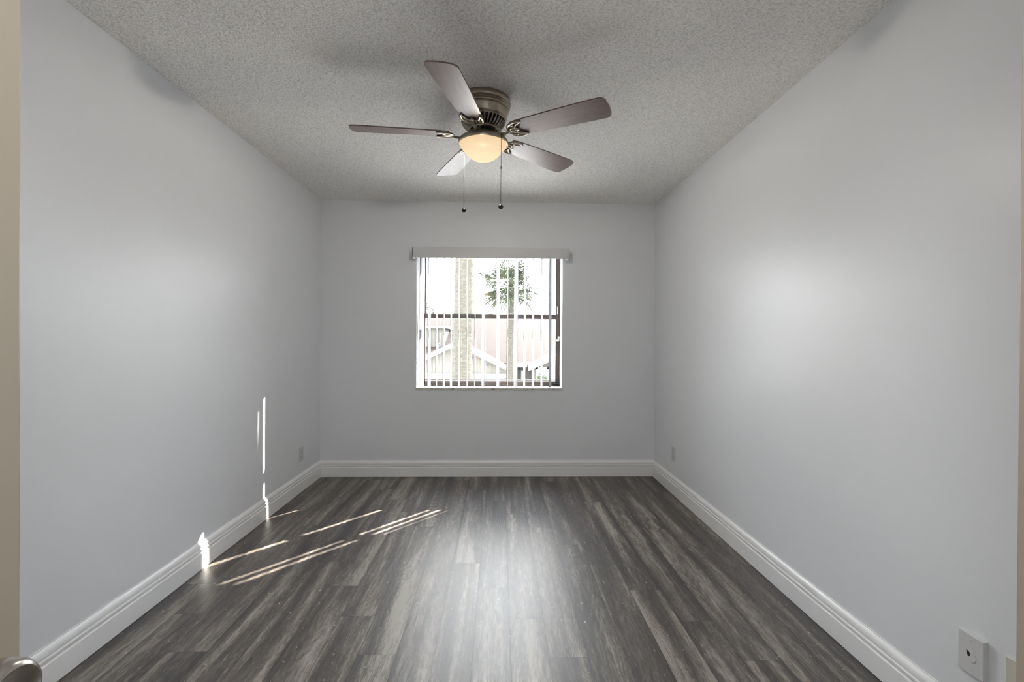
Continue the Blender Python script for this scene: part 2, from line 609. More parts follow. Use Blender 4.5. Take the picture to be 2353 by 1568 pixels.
ZS = 0.790                                           # top of the sill
wpart(MB().box(WX0 - 0.004, WX1 + 0.004, YB - 0.008, YG + 0.03, WZ0 - 0.003, ZS), 'window_sill', MAT['sill'], smooth=False, bevel=0.002)
lin = MB()
lin.box(WX0, WX0 + 0.003, YB + 0.001, YG, ZS, WZ1).box(WX1 - 0.003, WX1, YB + 0.001, YG, ZS, WZ1).box(WX0, WX1, YB + 0.001, YG, WZ1 - 0.003, WZ1)
wpart(lin, 'window_reveal', MAT['lining'], smooth=False)
fr = MB()
JW = 0.043
fr.box(WX0, WX0 + JW, YG, YG + 0.06, ZS, WZ1).box(WX1 - JW, WX1, YG, YG + 0.007, ZS, WZ1).box(WX1 - 0.006, WX1, YG, YG + 0.026, ZS, WZ1)
fr.box(WX0, WX1, YG, YG + 0.06, WZ1 - 0.028, WZ1).box(WX0, WX1, YG - 0.002, YG + 0.06, ZS, ZS + 0.018)
for xx in (WX0 + JW, WX1 - JW):              # track ribs on the jambs
    fr.box(xx, xx + 0.006, YG - 0.006, YG + 0.004, ZS, WZ1)
wpart(fr, 'window_frame', MAT['bronze'], smooth=False, bevel=0.0015)
sash = MB()
x0, x1 = WX0 + JW, WX1 - 0.006
sash.box(x0, x1, YG + 0.005, YG + 0.03, ZS + 0.018, ZS + 0.044)
sash.box(x0, x1, YG + 0.010, YG + 0.03, ZS + 0.050, ZS + 0.060)
sash.box(x0, x0 + 0.012, YG + 0.005, YG + 0.03, ZS + 0.018, 1.44).box(x1 - 0.004, x1, YG + 0.005, YG + 0.03, ZS + 0.018, 1.44)
ls = wpart(sash, 'lower_sash', MAT['bronze'], smooth=False, bevel=0.001)
wpart(MB().box(x0, x1, YG + 0.003, YG + 0.048, 1.411, 1.458), 'meeting_rail', MAT['bronze'], smooth=False, bevel=0.002)
us = MB()
us.box(x0, x0 + 0.012, YG + 0.034, YG + 0.055, 1.44, WZ1 - 0.028).box(x1 - 0.004, x1, YG + 0.034, YG + 0.055, 1.44, WZ1 - 0.028)
us.box(x0, x1, YG + 0.034, YG + 0.055, WZ1 - 0.038, WZ1 - 0.028)
wpart(us, 'upper_sash', MAT['bronze'], smooth=False, bevel=0.001)
wpart(MB().box(x0, x1, YG + 0.016, YG + 0.020, ZS + 0.03, 1.43), 'glass_pane', MAT['glass'], smooth=False)
wpart(MB().box(x0, x1, YG + 0.042, YG + 0.046, 1.43, WZ1 - 0.032), 'glass_pane', MAT['glass'], smooth=False)
# cream sash balance cover on the left jamb, latch pieces on the right
jb = MB().box(WX0 + 0.004, WX0 + 0.030, YG - 0.012, YG, 0.862, 0.965).box(WX0 + 0.002, WX0 + 0.036, YG - 0.016, YG, 0.965, 1.010)
wpart(jb, 'jamb_cover', MAT['cream'], smooth=False, bevel=0.003)
wpart(MB().box(WX0 + 0.003, WX0 + 0.010, YG - 0.008, YG, 1.01, WZ1 - 0.05).box(WX0 + 0.016, WX0 + 0.023, YG - 0.008, YG, 1.01, WZ1 - 0.05), 'jamb_track', MAT['cream'], smooth=False)
lt = MB().box(WX1 - 0.034, WX1 - 0.010, YG - 0.022, YG, 1.205, 1.225).box(WX1 - 0.022, WX1 - 0.006, YG - 0.03, YG, 1.222, 1.252)
lt.box(WX1 - 0.030, WX1 - 0.022, YG - 0.012, YG, 1.46, 1.53)
wpart(lt, 'sash_latch', MAT['plate'], smooth=False, bevel=0.002)
bl = MB().box(WX1 - 0.085, WX1 - 0.004, YG - 0.03, YG, ZS + 0.001, ZS + 0.008).box(WX1 - 0.06, WX1 - 0.012, YG - 0.02, YG, ZS + 0.014, ZS + 0.03)
bl.box(WX1 - 0.03, WX1 - 0.012, YG - 0.015, YG, ZS + 0.03, ZS + 0.06)
wpart(bl, 'sash_lift', MAT['dark'], smooth=False, bevel=0.001)

# ================================================================ vertical blind
vb = thing('vertical_blind', 'white vertical blind with open vanes and a plain valance over the window', 'blind', (-0.076, 4.205, 1.93))
VO = (-0.076, 4.205, 1.93)


def vpart(mb, name, mat, parent=None, **kw):
    for k, (x, y, z) in enumerate(mb.v):
        mb.v[k] = (x - VO[0], y - VO[1], z - VO[2])
    return mb.build(name, mat, parent or vb, **kw)


va = MB()
va.box(-0.752, 0.592, 4.140, 4.146, 1.922, 2.012).box(-0.752, 0.592, 4.140, 4.258, 2.010, 2.016)
va.box(-0.752, -0.746, 4.140, 4.258, 1.922, 2.012)
vpart(va, 'valance', MAT['valance'], smooth=False, bevel=0.0015)
ec = MB().prism([(4.139, 1.921), (4.258, 1.921), (4.258, 2.017), (4.139, 2.017), (4.134, 2.0), (4.133, 1.969), (4.134, 1.938)], 0.592, 0.602, 'YZ')
vpart(ec, 'valance_end_cap', MAT['plate'], smooth=False, bevel=0.002)
vpart(MB().box(-0.728, 0.560, 4.290, 4.330, 1.988, 2.012), 'headrail', MAT['plate'], smooth=False, bevel=0.003)


def vane(x, phi, seed):
    """one curved vinyl vane; phi degrees turns its far edge towards +x; it wavers a little down its length"""
    rr = random.Random(seed)
    a1, a2, p1, p2 = rr.uniform(0.6, 2.0), rr.uniform(0.3, 1.2), rr.uniform(0, 6), rr.uniform(0, 6)
    W, bow, T, z0, z1 = 0.0445, 0.0048, 0.0005, 0.7925, 1.985
    nz, nw = 30, 8
    mb = MB()
    vs, fs = [], []
    for s_ in (1, -1):
        for i in range(nz + 1):
            z = z0 + (z1 - z0) * i / nz
            ph = math.radians(phi + a1 * math.sin(4.2 * z + p1) + a2 * math.sin(9.0 * z + p2))
            sw = 0.0012 * math.sin(2.3 * z + p2)
            for k in range(nw + 1):
                w = -W + 2 * W * k / nw
                d = bow * (1 - (w / W) ** 2) + s_ * T
                vs.append((x + sw + w * math.sin(ph) + d * math.cos(ph), 4.310 + w * math.cos(ph) - d * math.sin(ph), z))
    m = nw + 1
    N = (nz + 1) * m
    for s_ in (0, 1):
        for i in range(nz):
            for k in range(nw):
                q = s_ * N + i * m + k
                fs.append((q, q + 1, q + 1 + m, q + m))
    for i in range(nz):
        for k in (0, nw):
            q = i * m + k
            fs.append((q, q + m, q + m + N, q + N))
    for i in (0, nz):
        for k in range(nw):
            q = i * m + k
            fs.append((q, q + 1, q + 1 + N, q + N))
    mb.add(vs, fs)
    o = vpart(mb, 'vane', MAT['vane'], angle=60)
    vpart(MB().box(x - 0.004, x + 0.004, 4.304, 4.316, 1.978, 1.992), 'vane_clip', MAT['plate'], o, smooth=False)
    return o


VANES = [(-0.694, 17.0), (-0.628, 11.0), (-0.562, 1.5), (-0.496, 3.5), (-0.430, 3.5), (-0.361, 3.0), (-0.289, 2.5), (-0.220, 2.0),
         (-0.141, -19.0), (-0.009, -18.5), (0.075, 4.0), (0.152, -20.0), (0.228, 13.0), (0.306, 14.0), (0.384, 14.5), (0.461, 21.0)]
for k, (x, ph) in enumerate(VANES):
    vane(x, ph, 100 + k)
wd = MB().tube([(-0.722, 4.262, 1.935), (-0.722, 4.264, 1.40), (-0.724, 4.266, 1.02)], 0.0035, 8)
vpart(wd, 'tilt_wand', MAT['plate'])

# ================================================================ ceiling fan
FX, FY = -0.087, 2.45
fan = thing('ceiling_fan', 'pewter five blade ceiling fan with dark wood blades and a lit glass bowl', 'ceiling fan', (FX, FY, H))


def z(h):                                            # height above the floor -> local
    return h - H


hs = MB().lathe([(0.0, z(2.4395)), (0.137, z(2.4395)), (0.139, z(2.436)), (0.1395, z(2.416)), (0.137, z(2.413)), (0.1345, z(2.411)), (0.1365, z(2.408)), (0.1370, z(2.404)),
                 (0.134, z(2.401)), (0.1315, z(2.399)), (0.1335, z(2.396)), (0.1335, z(2.392)), (0.131, z(2.389)), (0.1285, z(2.387)), (0.130, z(2.384)),
                 (0.1295, z(2.379)), (0.126, z(2.366)), (0.121, z(2.349)), (0.117, z(2.341)), (0.113, z(2.339)), (0.0, z(2.339))], 72)
hs.build('motor_housing', MAT['pewter'], fan, angle=50)
mt = MB().lathe([(0.0, z(2.340)), (0.104, z(2.340)), (0.098, z(2.328)), (0.086, z(2.310)), (0.062, z(2.300)), (0.058, z(2.288)), (0.05, z(2.286)), (0.0, z(2.286))], 48)
mt.build('motor', MAT['pewter_dark'], fan)
vr = MB()
NR = 34
for k in range(NR):
    a = 2 * PI * k / NR
    ca, sa = math.cos(a), math.sin(a)
    pts = [(r * ca, r * sa, z(h)) for r, h in ((0.112, 2.338), (0.109, 2.326), (0.100, 2.312), (0.086, 2.301), (0.070, 2.295))]
    vr.tube(pts, 0.0048, 6, 0.8)
for R_, h_, t_ in ((0.1125, 2.337, 0.0045), (0.070, 2.295, 0.005)):
    ring = [(R_ * math.cos(2 * PI * k / 64), R_ * math.sin(2 * PI * k / 64), z(h_)) for k in range(65)]
    vr.tube(ring, t_, 6)
vr.build('vent_ring', MAT['pewter'], fan)
sw = MB().lathe([(0.0, z(2.290)), (0.034, z(2.290)), (0.038, z(2.286)), (0.0395, z(2.262)), (0.042, z(2.258)), (0.0, z(2.258))], 12)
sw.build('switch_housing', MAT['pewter'], fan, angle=20)
pan = MB().lathe([(0.0, z(2.260)), (0.045, z(2.260)), (0.075, z(2.257)), (0.105, z(2.249)), (0.121, z(2.240)), (0.1275, z(2.231)), (0.1285, z(2.222)),
                  (0.1270, z(2.217)), (0.1235, z(2.216)), (0.1215, z(2.219)), (0.0, z(2.222))], 72)
pan.build('lamp_pan', MAT['pewter'], fan, angle=50)
MB().lathe([(0, z(2.2165)), (0.117, z(2.2165)), (0.117, z(2.2185)), (0, z(2.2185))], 48).build('pan_dark_disc', MAT['matt_black'], fan)  # added black disc, stops the lit pan showing bright through the bowl
gl = MB().lathe([(0.0, 0.001), (0.1205, 0.001), (0.1205, 0.0), (0.118, -0.006), (0.112, -0.013), (0.106, -0.018), (0.1035, -0.021), (0.099, -0.028), (0.090, -0.041),
                 (0.076, -0.056), (0.058, -0.069), (0.038, -0.078), (0.018, -0.083), (0.004, -0.084)], 64)
bowl = gl.build('glass_bowl', MAT['lit'], fan, angle=60)
bowl.location = (0, 0, z(2.2155))
lamp_d = bpy.data.lights.new('fan_bulb_light', 'POINT')
lamp_d.energy = 170.0
lamp_d.color = (1.0, 0.92, 0.80)
lamp_d.shadow_soft_size = 0.03
lamp = bpy.data.objects.new('fan_bulb_light', lamp_d)
COL.objects.link(lamp)
lamp.parent = fan
lamp.location = (0, 0, z(2.198))

# blade outline (r along x)
half = [(0.172, 0.046), (0.20, 0.053), (0.30, 0.0595), (0.45, 0.0665), (0.56, 0.0700), (0.615, 0.0705)]
tip = []
for k in range(9):
    a = PI / 2 * (1 - k / 8.0)
    tip.append((0.625 + 0.032 * math.cos(a), 0.0385 + 0.032 * math.sin(a)))
up_side = half + tip
outline = up_side + [(0.6605, 0.0)] + [(r, -w) for r, w in reversed(up_side)]
bl0 = MB().prism(outline, 0.0, 0.006, 'XY').build('blade', MAT['wood'], fan, angle=30)
bl0['label'] = 'dark walnut blade'
# blade bracket
br = MB()


def spline(pts, n=6):
    pts = [Vector(p) for p in pts]
    out = []
    for i in range(len(pts) - 1):
        p0, p1, p2, p3 = pts[max(i - 1, 0)], pts[i], pts[i + 1], pts[min(i + 2, len(pts) - 1)]
        for k in range(n):
            t = k / n
            out.append(0.5 * ((2 * p1) + (p2 - p0) * t + (2 * p0 - 5 * p1 + 4 * p2 - p3) * t * t + (3 * p1 - p0 - 3 * p2 + p3) * t ** 3))
    out.append(pts[-1])
    return out


arm = spline([(0.050, 0, 0.036), (0.064, 0, 0.028), (0.078, 0, 0.006), (0.100, 0, -0.012), (0.128, 0, -0.016), (0.156, 0, -0.008)])
br.tube(arm, [0.0085 + 0.001 * math.sin(k * 0.6) for k in range(len(arm))], 8, 0.8)
for s_ in (1, -1):
    br.tube(spline([(0.150, 0, -0.006), (0.153, s_ * 0.022, -0.006), (0.166, s_ * 0.041, -0.006), (0.190, s_ * 0.051, -0.006), (0.216, s_ * 0.052, -0.005), (0.236, s_ * 0.046, -0.004)]),
            0.0058, 8, 0.8)
    br.tube(spline([(0.236, s_ * 0.046, -0.004), (0.208, s_ * 0.036, -0.006), (0.194, s_ * 0.022, -0.007), (0.192, s_ * 0.010, -0.007), (0.205, 0, -0.007)]), 0.0048, 8, 0.8)
    br.tube(spline([(0.155, s_ * 0.006, -0.006), (0.172, s_ * 0.016, -0.007), (0.193, s_ * 0.016, -0.007)]), 0.0042, 8, 0.8)
    br.lathe([(0.0, -0.011), (0.004, -0.0105), (0.0055, -0.008), (0.0055, -0.002), (0, -0.002)], 12, 0.186, s_ * 0.034)
br.tube([(0.150, 0, -0.006), (0.205, 0, -0.007)], 0.006, 8, 0.8)
br.lathe([(0.0, -0.013), (0.004, -0.0125), (0.0055, -0.010), (0.0055, -0.002), (0, -0.002)], 12, 0.204, 0)
plate = [(0.150, -0.012), (0.156, -0.030), (0.168, -0.043), (0.190, -0.050), (0.190, -0.040), (0.178, -0.030), (0.176, -0.012), (0.176, 0.012),
         (0.178, 0.030), (0.190, 0.040), (0.190, 0.050), (0.168, 0.043), (0.156, 0.030), (0.150, 0.012)]
br.prism(plate, -0.004, 0.0, 'XY')
br0 = br.build('blade_bracket', MAT['pewter'], fan)
ZB = z(2.262)
PITCH = math.radians(-11.5)
for k, deg in enumerate((-175.1, -102.8, -29.8, 41.7, 113.0)):
    b = bl0 if k == 0 else dup(bl0, fan)
    q = br0 if k == 0 else dup(br0, fan)
    b.location = q.location = (0, 0, ZB)
    b.rotation_euler = q.rotation_euler = (PITCH, 0, math.radians(deg))
# pull chains, hanging from the rim of the light
for (cx, cy, zk) in ((-0.101, 0.080, 1.903), (0.0905, -0.091, 1.876)):
    ch = MB()
    top = 2.236
    ch.tube([(0.55 * cx, 0.55 * cy, z(2.262)), (0.8 * cx, 0.8 * cy, z(2.262)), (cx, cy, z(2.246)), (cx * 1.012, cy * 1.012, z(2.21)), (cx * 1.012, cy * 1.012, z(zk + 0.01))], 0.0013, 6)
    n = int((2.20 - zk) / 0.006)
    for k in range(n):
        hh = zk + 0.012 + 0.006 * k
        ch.lathe([(0.0, z(hh - 0.0018)), (0.0018, z(hh)), (0.0, z(hh + 0.0018))], 6, cx * 1.012, cy * 1.012)
    mid = zk + 0.5 * (2.2 - zk) + 0.03
    ch.lathe([(0.0, z(mid - 0.007)), (0.0026, z(mid - 0.006)), (0.0026, z(mid + 0.006)), (0, z(mid + 0.007))], 8, cx * 1.012, cy * 1.012)
    co = ch.build('pull_chain', MAT['pewter_dark'], fan)
    kb = MB().lathe([(0.0, z(zk - 0.0125)), (0.006, z(zk - 0.011)), (0.0105, z(zk - 0.006)), (0.0122, z(zk)), (0.0105, z(zk + 0.006)), (0.006, z(zk + 0.0105)),
                     (0.0028, z(zk + 0.013)), (0.0, z(zk + 0.016))], 20, cx * 1.012, cy * 1.012)
    kb.build('chain_knob', MAT['pewter_dark'], co)

# ================================================================ fixture for the added fill lamp (out of view)
el_ = thing('fill_lamp', 'added round flush fill lamp above the camera, out of view', 'ceiling lamp', (0.0, -0.08, H))
MB().lathe([(0, -0.0005), (0.19, -0.0005), (0.195, -0.008), (0.195, -0.05), (0.18, -0.06), (0, -0.06)], 48).build('fill_lamp_base', MAT['nickel'], el_)
MB().lathe([(0, -0.06), (0.178, -0.06), (0.178, -0.085), (0.165, -0.098), (0.0, -0.1)], 48).build('fill_lamp_diffuser', MAT['lit'], el_)

# ================================================================ wall plates
def plate_at(name, label, x, y, zc, side, mat, thick=0.006, w=0.072, h=0.116, group=None):
    """a cover plate on a side wall; side +1 faces +x (left wall)"""
    root = thing(name, label, 'wall plate' if name != 'wall_outlet' else 'outlet', (x, y, zc), 0.0, group)
    ins = 0.0025
    pl = MB()
    a, b = w / 2, h / 2
    outer = [(-a, -b), (a, -b), (a, b), (-a, b)]
    inner = [(-a + ins, -b + ins), (a - ins, -b + ins), (a - ins, b - ins), (-a + ins, b - ins)]
    vs = [(0, p, q) for p, q in outer] + [(side * thick * 0.6, p, q) for p, q in outer] + [(side * thick, p, q) for p, q in inner]
    fs = [(0, 1, 2, 3)] + [(k, (k + 1) % 4, (k + 1) % 4 + 4, k + 4) for k in range(4)] + [(k + 4, (k + 1) % 4 + 4, (k + 1) % 4 + 8, k + 8) for k in range(4)] + [(8, 9, 10, 11)]
    pl.add(vs, fs).build('cover_plate', mat, root, smooth=False, bevel=0.0006)
    return root


def outlet(label, x, y, zc, side):
    t = plate_at('wall_outlet', label, x, y, zc, side, MAT['plate'])
    for dz in (0.0195, -0.0195):
        poly = [(0.0165 * math.cos(a), dz + max(-0.0125, min(0.0125, 0.0165 * math.sin(a)))) for a in [2 * PI * k / 28 for k in range(28)]]
        rc = MB().prism(poly, side * 0.0055, side * 0.0078, 'YZ').build('receptacle', MAT['plate'], t, smooth=False)
        sl = MB()
        sl.box(*sorted((side * 0.0077, side * 0.0081)), -0.0075, -0.0055, dz + 0.000, dz + 0.008)
        sl.box(*sorted((side * 0.0077, side * 0.0081)), 0.0050, 0.0075, dz + 0.000, dz + 0.009)
        sl.prism([(0.003 * math.cos(2 * PI * k / 10), dz - 0.007 + 0.003 * math.sin(2 * PI * k / 10)) for k in range(10)], side * 0.0077, side * 0.0081, 'YZ')
        sl.build('slot', MAT['dark'], rc, smooth=False)
    MB().lathe([(0, side * 0.005), (0.0032, side * 0.005), (0.0030, side * 0.0070), (0, side * 0.0072)], 12, axis='X').build('screw', MAT['plate'], t)
    return t


outlet('white duplex outlet low on the left wall near the window corner', XL, 3.857, 0.297, 1)
outlet('white duplex outlet low on the right wall near the window corner', XR, 3.772, 0.315, -1)

kp = plate_at('blank_wall_plate', 'thick white cover plate with a round blanked hole, low on the right wall', XR, 1.360, 0.309, -1, MAT['plate'], 0.013, 0.078, 0.118)
disc = [(0.0175 * math.cos(2 * PI * k / 32), -0.004 + 0.0175 * math.sin(2 * PI * k / 32)) for k in range(32)]
kd = MB().prism(disc, -0.0125, -0.0146, 'YZ').build('hole_cover', MAT['plate'], kp, smooth=False, bevel=0.0004)
MB().prism([(0.0105, 0.009), (0.0035, 0.0085), (-0.001, 0.003), (0.000, -0.004), (0.0045, -0.007), (0.0085, -0.001)], -0.0144, -0.0150, 'YZ').build('keyhole', MAT['dark'], kd, smooth=False)
for dz in (0.042, -0.042):
    MB().lathe([(0, -0.012), (0.0036, -0.012), (0.0033, -0.0142), (0, -0.0146)], 12, axis='X').build('screw', MAT['plate'], kp).location = (0, 0, dz)
jp = plate_at('jack_wall_plate', 'ivory jack plate on the right wall, cut off by the frame edge', XR, 1.234, 0.309, -1, MAT['cplate'])
MB().lathe([(0, -0.005), (0.011, -0.005), (0.0105, -0.0085), (0.0085, -0.009), (0.0085, -0.006), (0.0, -0.006)], 24, axis='X').build('jack', MAT['cplate'], jp)
MB().box(-0.0068, -0.0062, -0.004, 0.004, -0.003, 0.003).build('jack_opening', MAT['dark'], jp, smooth=False)

# ================================================================ open door at the left edge
door = thing('door_1', None, None, (-0.465, YF + 0.02, 0.0), kind='structure')
DO = (-0.465, YF + 0.02, 0.0)
dm = MB().box(-0.485 - DO[0], -0.445 - DO[0], 0.005, 0.458 - DO[1], 0.008, 2.03)
dm.build('door_slab', MAT['door'], door, smooth=False, bevel=0.002)
MB().box(-0.481 - DO[0], -0.449 - DO[0], 0.458 - DO[1] - 0.001, 0.458 - DO[1] + 0.0015, 0.90, 0.985).build('latch_plate', MAT['nickel'], door, smooth=False)
kn = MB().lathe([(0, 0.0), (0.033, 0.0), (0.033, 0.003), (0.030, 0.007), (0.016, 0.010), (0.0125, 0.014), (0.0125, 0.024), (0.016, 0.030), (0.023, 0.036),
                 (0.0270, 0.044), (0.0278, 0.052), (0.0272, 0.060), (0.0250, 0.0645), (0.0225, 0.066), (0.020, 0.0645), (0.0, 0.0625)], 48, axis='X')
ko = kn.build('door_knob', MAT['nickel'], door, angle=50)
ko.location = (-0.445 - DO[0], 0.385 - DO[1], 0.940)
ko['label'] = 'satin nickel door knob'

# ================================================================ outdoors
GZ = -2.7
structure(MB().box(-60, 60, 5.2, 90, GZ - 0.2, GZ).build('ground', MAT['ground'], smooth=False))

HO = (-1.67, 19.0, GZ)
house = thing('house', 'single storey house with salmon shingle roof and beige siding seen through the window', 'house', HO)


def hpart(mb, name, mat, parent=None, **kw):
    kw.setdefault('smooth', False)
    for k, (x, y, zz) in enumerate(mb.v):
        mb.v[k] = (x - HO[0], y - HO[1], zz - HO[2])
    return mb.build(name, mat, parent or house, **kw)


hpart(MB().box(-11, 11, 20.6, 33, GZ, 0.1), 'house_wall', MAT['siding'])
EY, EZ, RY, RZ = 20.0, 0.22, 27.0, 2.50
sl = (RZ - EZ) / (RY - EY)
hpart(MB().prism([(EY, EZ), (RY, RZ), (34, EZ), (34, EZ - 0.12), (RY, RZ - 0.14), (EY, EZ - 0.02)], -12, 12, 'YZ'), 'main_roof', MAT['shingle'])
hpart(MB().box(0.41, 1.50, EY - 0.03, EY + 0.02, 0.05, 0.24).box(1.02, 1.42, EY - 0.09, EY - 0.03, 0.07, 0.28), 'eave_gutter', MAT['white_trim'])


def gable(ax, az_, hw, slope, y0, wall_name, roof_name, board_name):
    ez = az_ - hw * slope
    w = MB().prism([(ax - hw + 0.05, GZ), (ax + hw - 0.05, GZ), (ax + hw - 0.05, ez - 0.05), (ax, az_ - 0.10), (ax - hw + 0.05, ez - 0.05)], y0, 21.5)
    hpart(w, wall_name, MAT['siding'])
    yb = EY + (az_ - EZ) / sl + 0.3
    r = MB()
    for s_ in (1, -1):
        o = 0.12
        r.prism([(ax, az_), (ax + s_ * (hw + o), az_ - (hw + o) * slope), (ax + s_ * (hw + o), az_ - (hw + o) * slope - 0.08), (ax, az_ - 0.08)], y0 - 0.3, yb)
    hpart(r, roof_name, MAT['shingle'])
    f = MB()
    for s_ in (1, -1):
        o = 0.14
        f.prism([(ax, az_ + 0.02), (ax + s_ * (hw + o), az_ + 0.02 - (hw + o) * slope), (ax + s_ * (hw + o), az_ - 0.17 - (hw + o) * slope), (ax, az_ - 0.17)], y0 - 0.36, y0 - 0.3)
    hpart(f, board_name, MAT['white_trim'])


gable(-1.67, 1.13, 2.08, 0.485, 19.0, 'garage_gable_wall', 'garage_gable_roof', 'rake_board')
gable(3.20, 1.09, 1.90, 0.46, 19.0, 'porch_gable_wall', 'porch_gable_roof', 'rake_board')
hpart(MB().box(-3.70, 0.36, 18.93, 19.0, -0.305, -0.145), 'garage_header', MAT['white_trim'])
for (a, b) in ((-3.55, -1.85), (-1.45, 0.25)):
    gd = hpart(MB().box(a, b, 18.96, 19.0, GZ, -0.305), 'garage_door', MAT['white_trim'])
    w_ = (b - a) / 4
    for k in range(4):
        pane = MB().box(a + w_ * k + 0.03, a + w_ * (k + 1) - 0.03, 18.945, 18.962, -0.52, -0.33)
        hpart(pane, 'door_window', MAT['house_glass'], gd)
        gd.children[-1].location = (0, 0, 0)
for (x, zz, m) in ((-0.80, 0.42, 'rust'), (-0.35, 0.21, 'rust'), (-0.46, 0.19, 'dark'), (-1.08, 0.46, 'dark'), (-2.29, 0.66, 'rust'), (-2.62, 0.59, 'dark'), (-2.95, 0.35, 'rust')):
    d = 0.035
    o = MB().prism([(x, zz + 1.4 * d), (x + 0.6 * d, zz + 0.3 * d), (x + d, zz - d), (x, zz - 0.5 * d), (x - d, zz - d), (x - 0.6 * d, zz + 0.3 * d)], 18.97, 19.0)
    hpart(o, 'wall_ornament', MAT[m])
# dormer
hpart(MB().box(-4.30, -2.52, 22.0, 24.8, 0.70, 1.74), 'dormer_wall', MAT['siding'])
hpart(MB().box(-4.45, -2.37, 21.85, 25.2, 1.705, 1.80), 'dormer_roof', MAT['white_trim'])
hpart(MB().box(-3.20, -3.14, 21.94, 22.0, 0.80, 1.70).box(-2.84, -2.80, 21.94, 22.0, 0.80, 1.70), 'dormer_post', MAT['white_trim'])
hpart(MB().tube([(-2.60, 20.5, 0.4), (-2.60, 20.5, 0.98), (-2.56, 20.45, 1.03)], 0.03, 10), 'vent_pipe', MAT['white_trim'], smooth=True)
# entry recess
hpart(MB().box(1.13, 1.43, 20.52, 20.62, GZ, 0.06), 'entry_door', MAT['panel'])
hpart(MB().box(0.96, 1.06, 20.55, 20.62, -0.75, -0.12), 'side_window', MAT['house_glass'])
hpart(MB().lathe([(0, -0.10), (0.05, -0.08), (0.07, 0.0), (0.06, 0.05), (0, 0.08)], 12, 0.86, 20.5), 'porch_lamp', MAT['dark'], smooth=True)
# porch window with mullions, post and arch
pw = MB()
X0, X1, Z0, Z1, Yp = 1.46, 2.00, -1.2, 0.13, 18.96
for a, b, c, d in ((X0, X1, Z1 - 0.10, Z1), (X0, X0 + 0.09, Z0, Z1), (X1 - 0.09, X1, Z0, Z1), (X0, X1, Z0, Z0 + 0.1)):
    pw.box(a, b, Yp - 0.04, Yp + 0.04, c, d)
pwo = hpart(pw, 'porch_window_frame', MAT['white_trim'])
hpart(MB().box(X0 + 0.09, X1 - 0.09, Yp, Yp + 0.03, Z0 + 0.1, Z1 - 0.1), 'porch_window_glass', MAT['house_glass'], pwo)
mm = MB()
for k in (1, 2):
    xx = X0 + 0.09 + (X1 - X0 - 0.18) * k / 3
    mm.box(xx - 0.012, xx + 0.012, Yp - 0.02, Yp + 0.01, Z0 + 0.1, Z1 - 0.1)
for k in (1, 2, 3, 4):
    zz = Z1 - 0.1 - 0.24 * k
    mm.box(X0 + 0.09, X1 - 0.09, Yp - 0.02, Yp + 0.01, zz - 0.012, zz + 0.012)
hpart(mm, 'porch_window_mullion', MAT['white_trim'], pwo)
for ch in pwo.children: ch.location = (0, 0, 0)
hpart(MB().box(2.06, 2.20, 18.72, 18.86, GZ, 0.50), 'porch_post', MAT['white_trim'])
arch = [(2.2, 0.62), (3.2, 0.95), (4.2, 0.62), (4.2, -0.15)] + [(3.2 + 0.98 * math.cos(PI * k / 16), -0.15 + 0.55 * math.sin(PI * k / 16)) for k in range(17)]
hpart(MB().prism(arch, 18.74, 18.84), 'porch_arch', MAT['white_trim'])


# ---------------------------------------------------------------- palms
def fan_leaf(n=24, R=0.66, stem=0.5):
    """petiole and a fan of narrow pointed segments, drooping at the tips; built along +x"""
    pe = MB().tube([(0, 0, 0), (stem * 0.5, 0, 0.03), (stem, 0, 0)], [0.016, 0.012, 0.009], 5)
    lf = MB()
    for k in range(n):
        a = math.radians(-128 + 256 * k / (n - 1))
        L = R * (1.0 - 0.28 * abs(a) / 2.3) * random.uniform(0.9, 1.06)
        ca, sa = math.cos(a), math.sin(a)
        w = 0.024
        vs = []
        for t, ww in ((0.02, 0.25), (0.35, 0.8), (0.62, 1.0), (0.85, 0.55), (1.0, 0.05)):
            dz = -0.26 * t ** 2.4 * L + 0.02 * (1 - abs(sa))
            for s_ in (-1, 1):
                vs.append((stem + ca * L * t - sa * w * ww * s_ * 0.5, sa * L * t + ca * w * ww * s_ * 0.5, dz + (0.012 * ww if s_ > 0 else 0)))
        fs = [(2 * i, 2 * i + 1, 2 * i + 3, 2 * i + 2) for i in range(4)]
        lf.add(vs, fs)
    return pe, lf


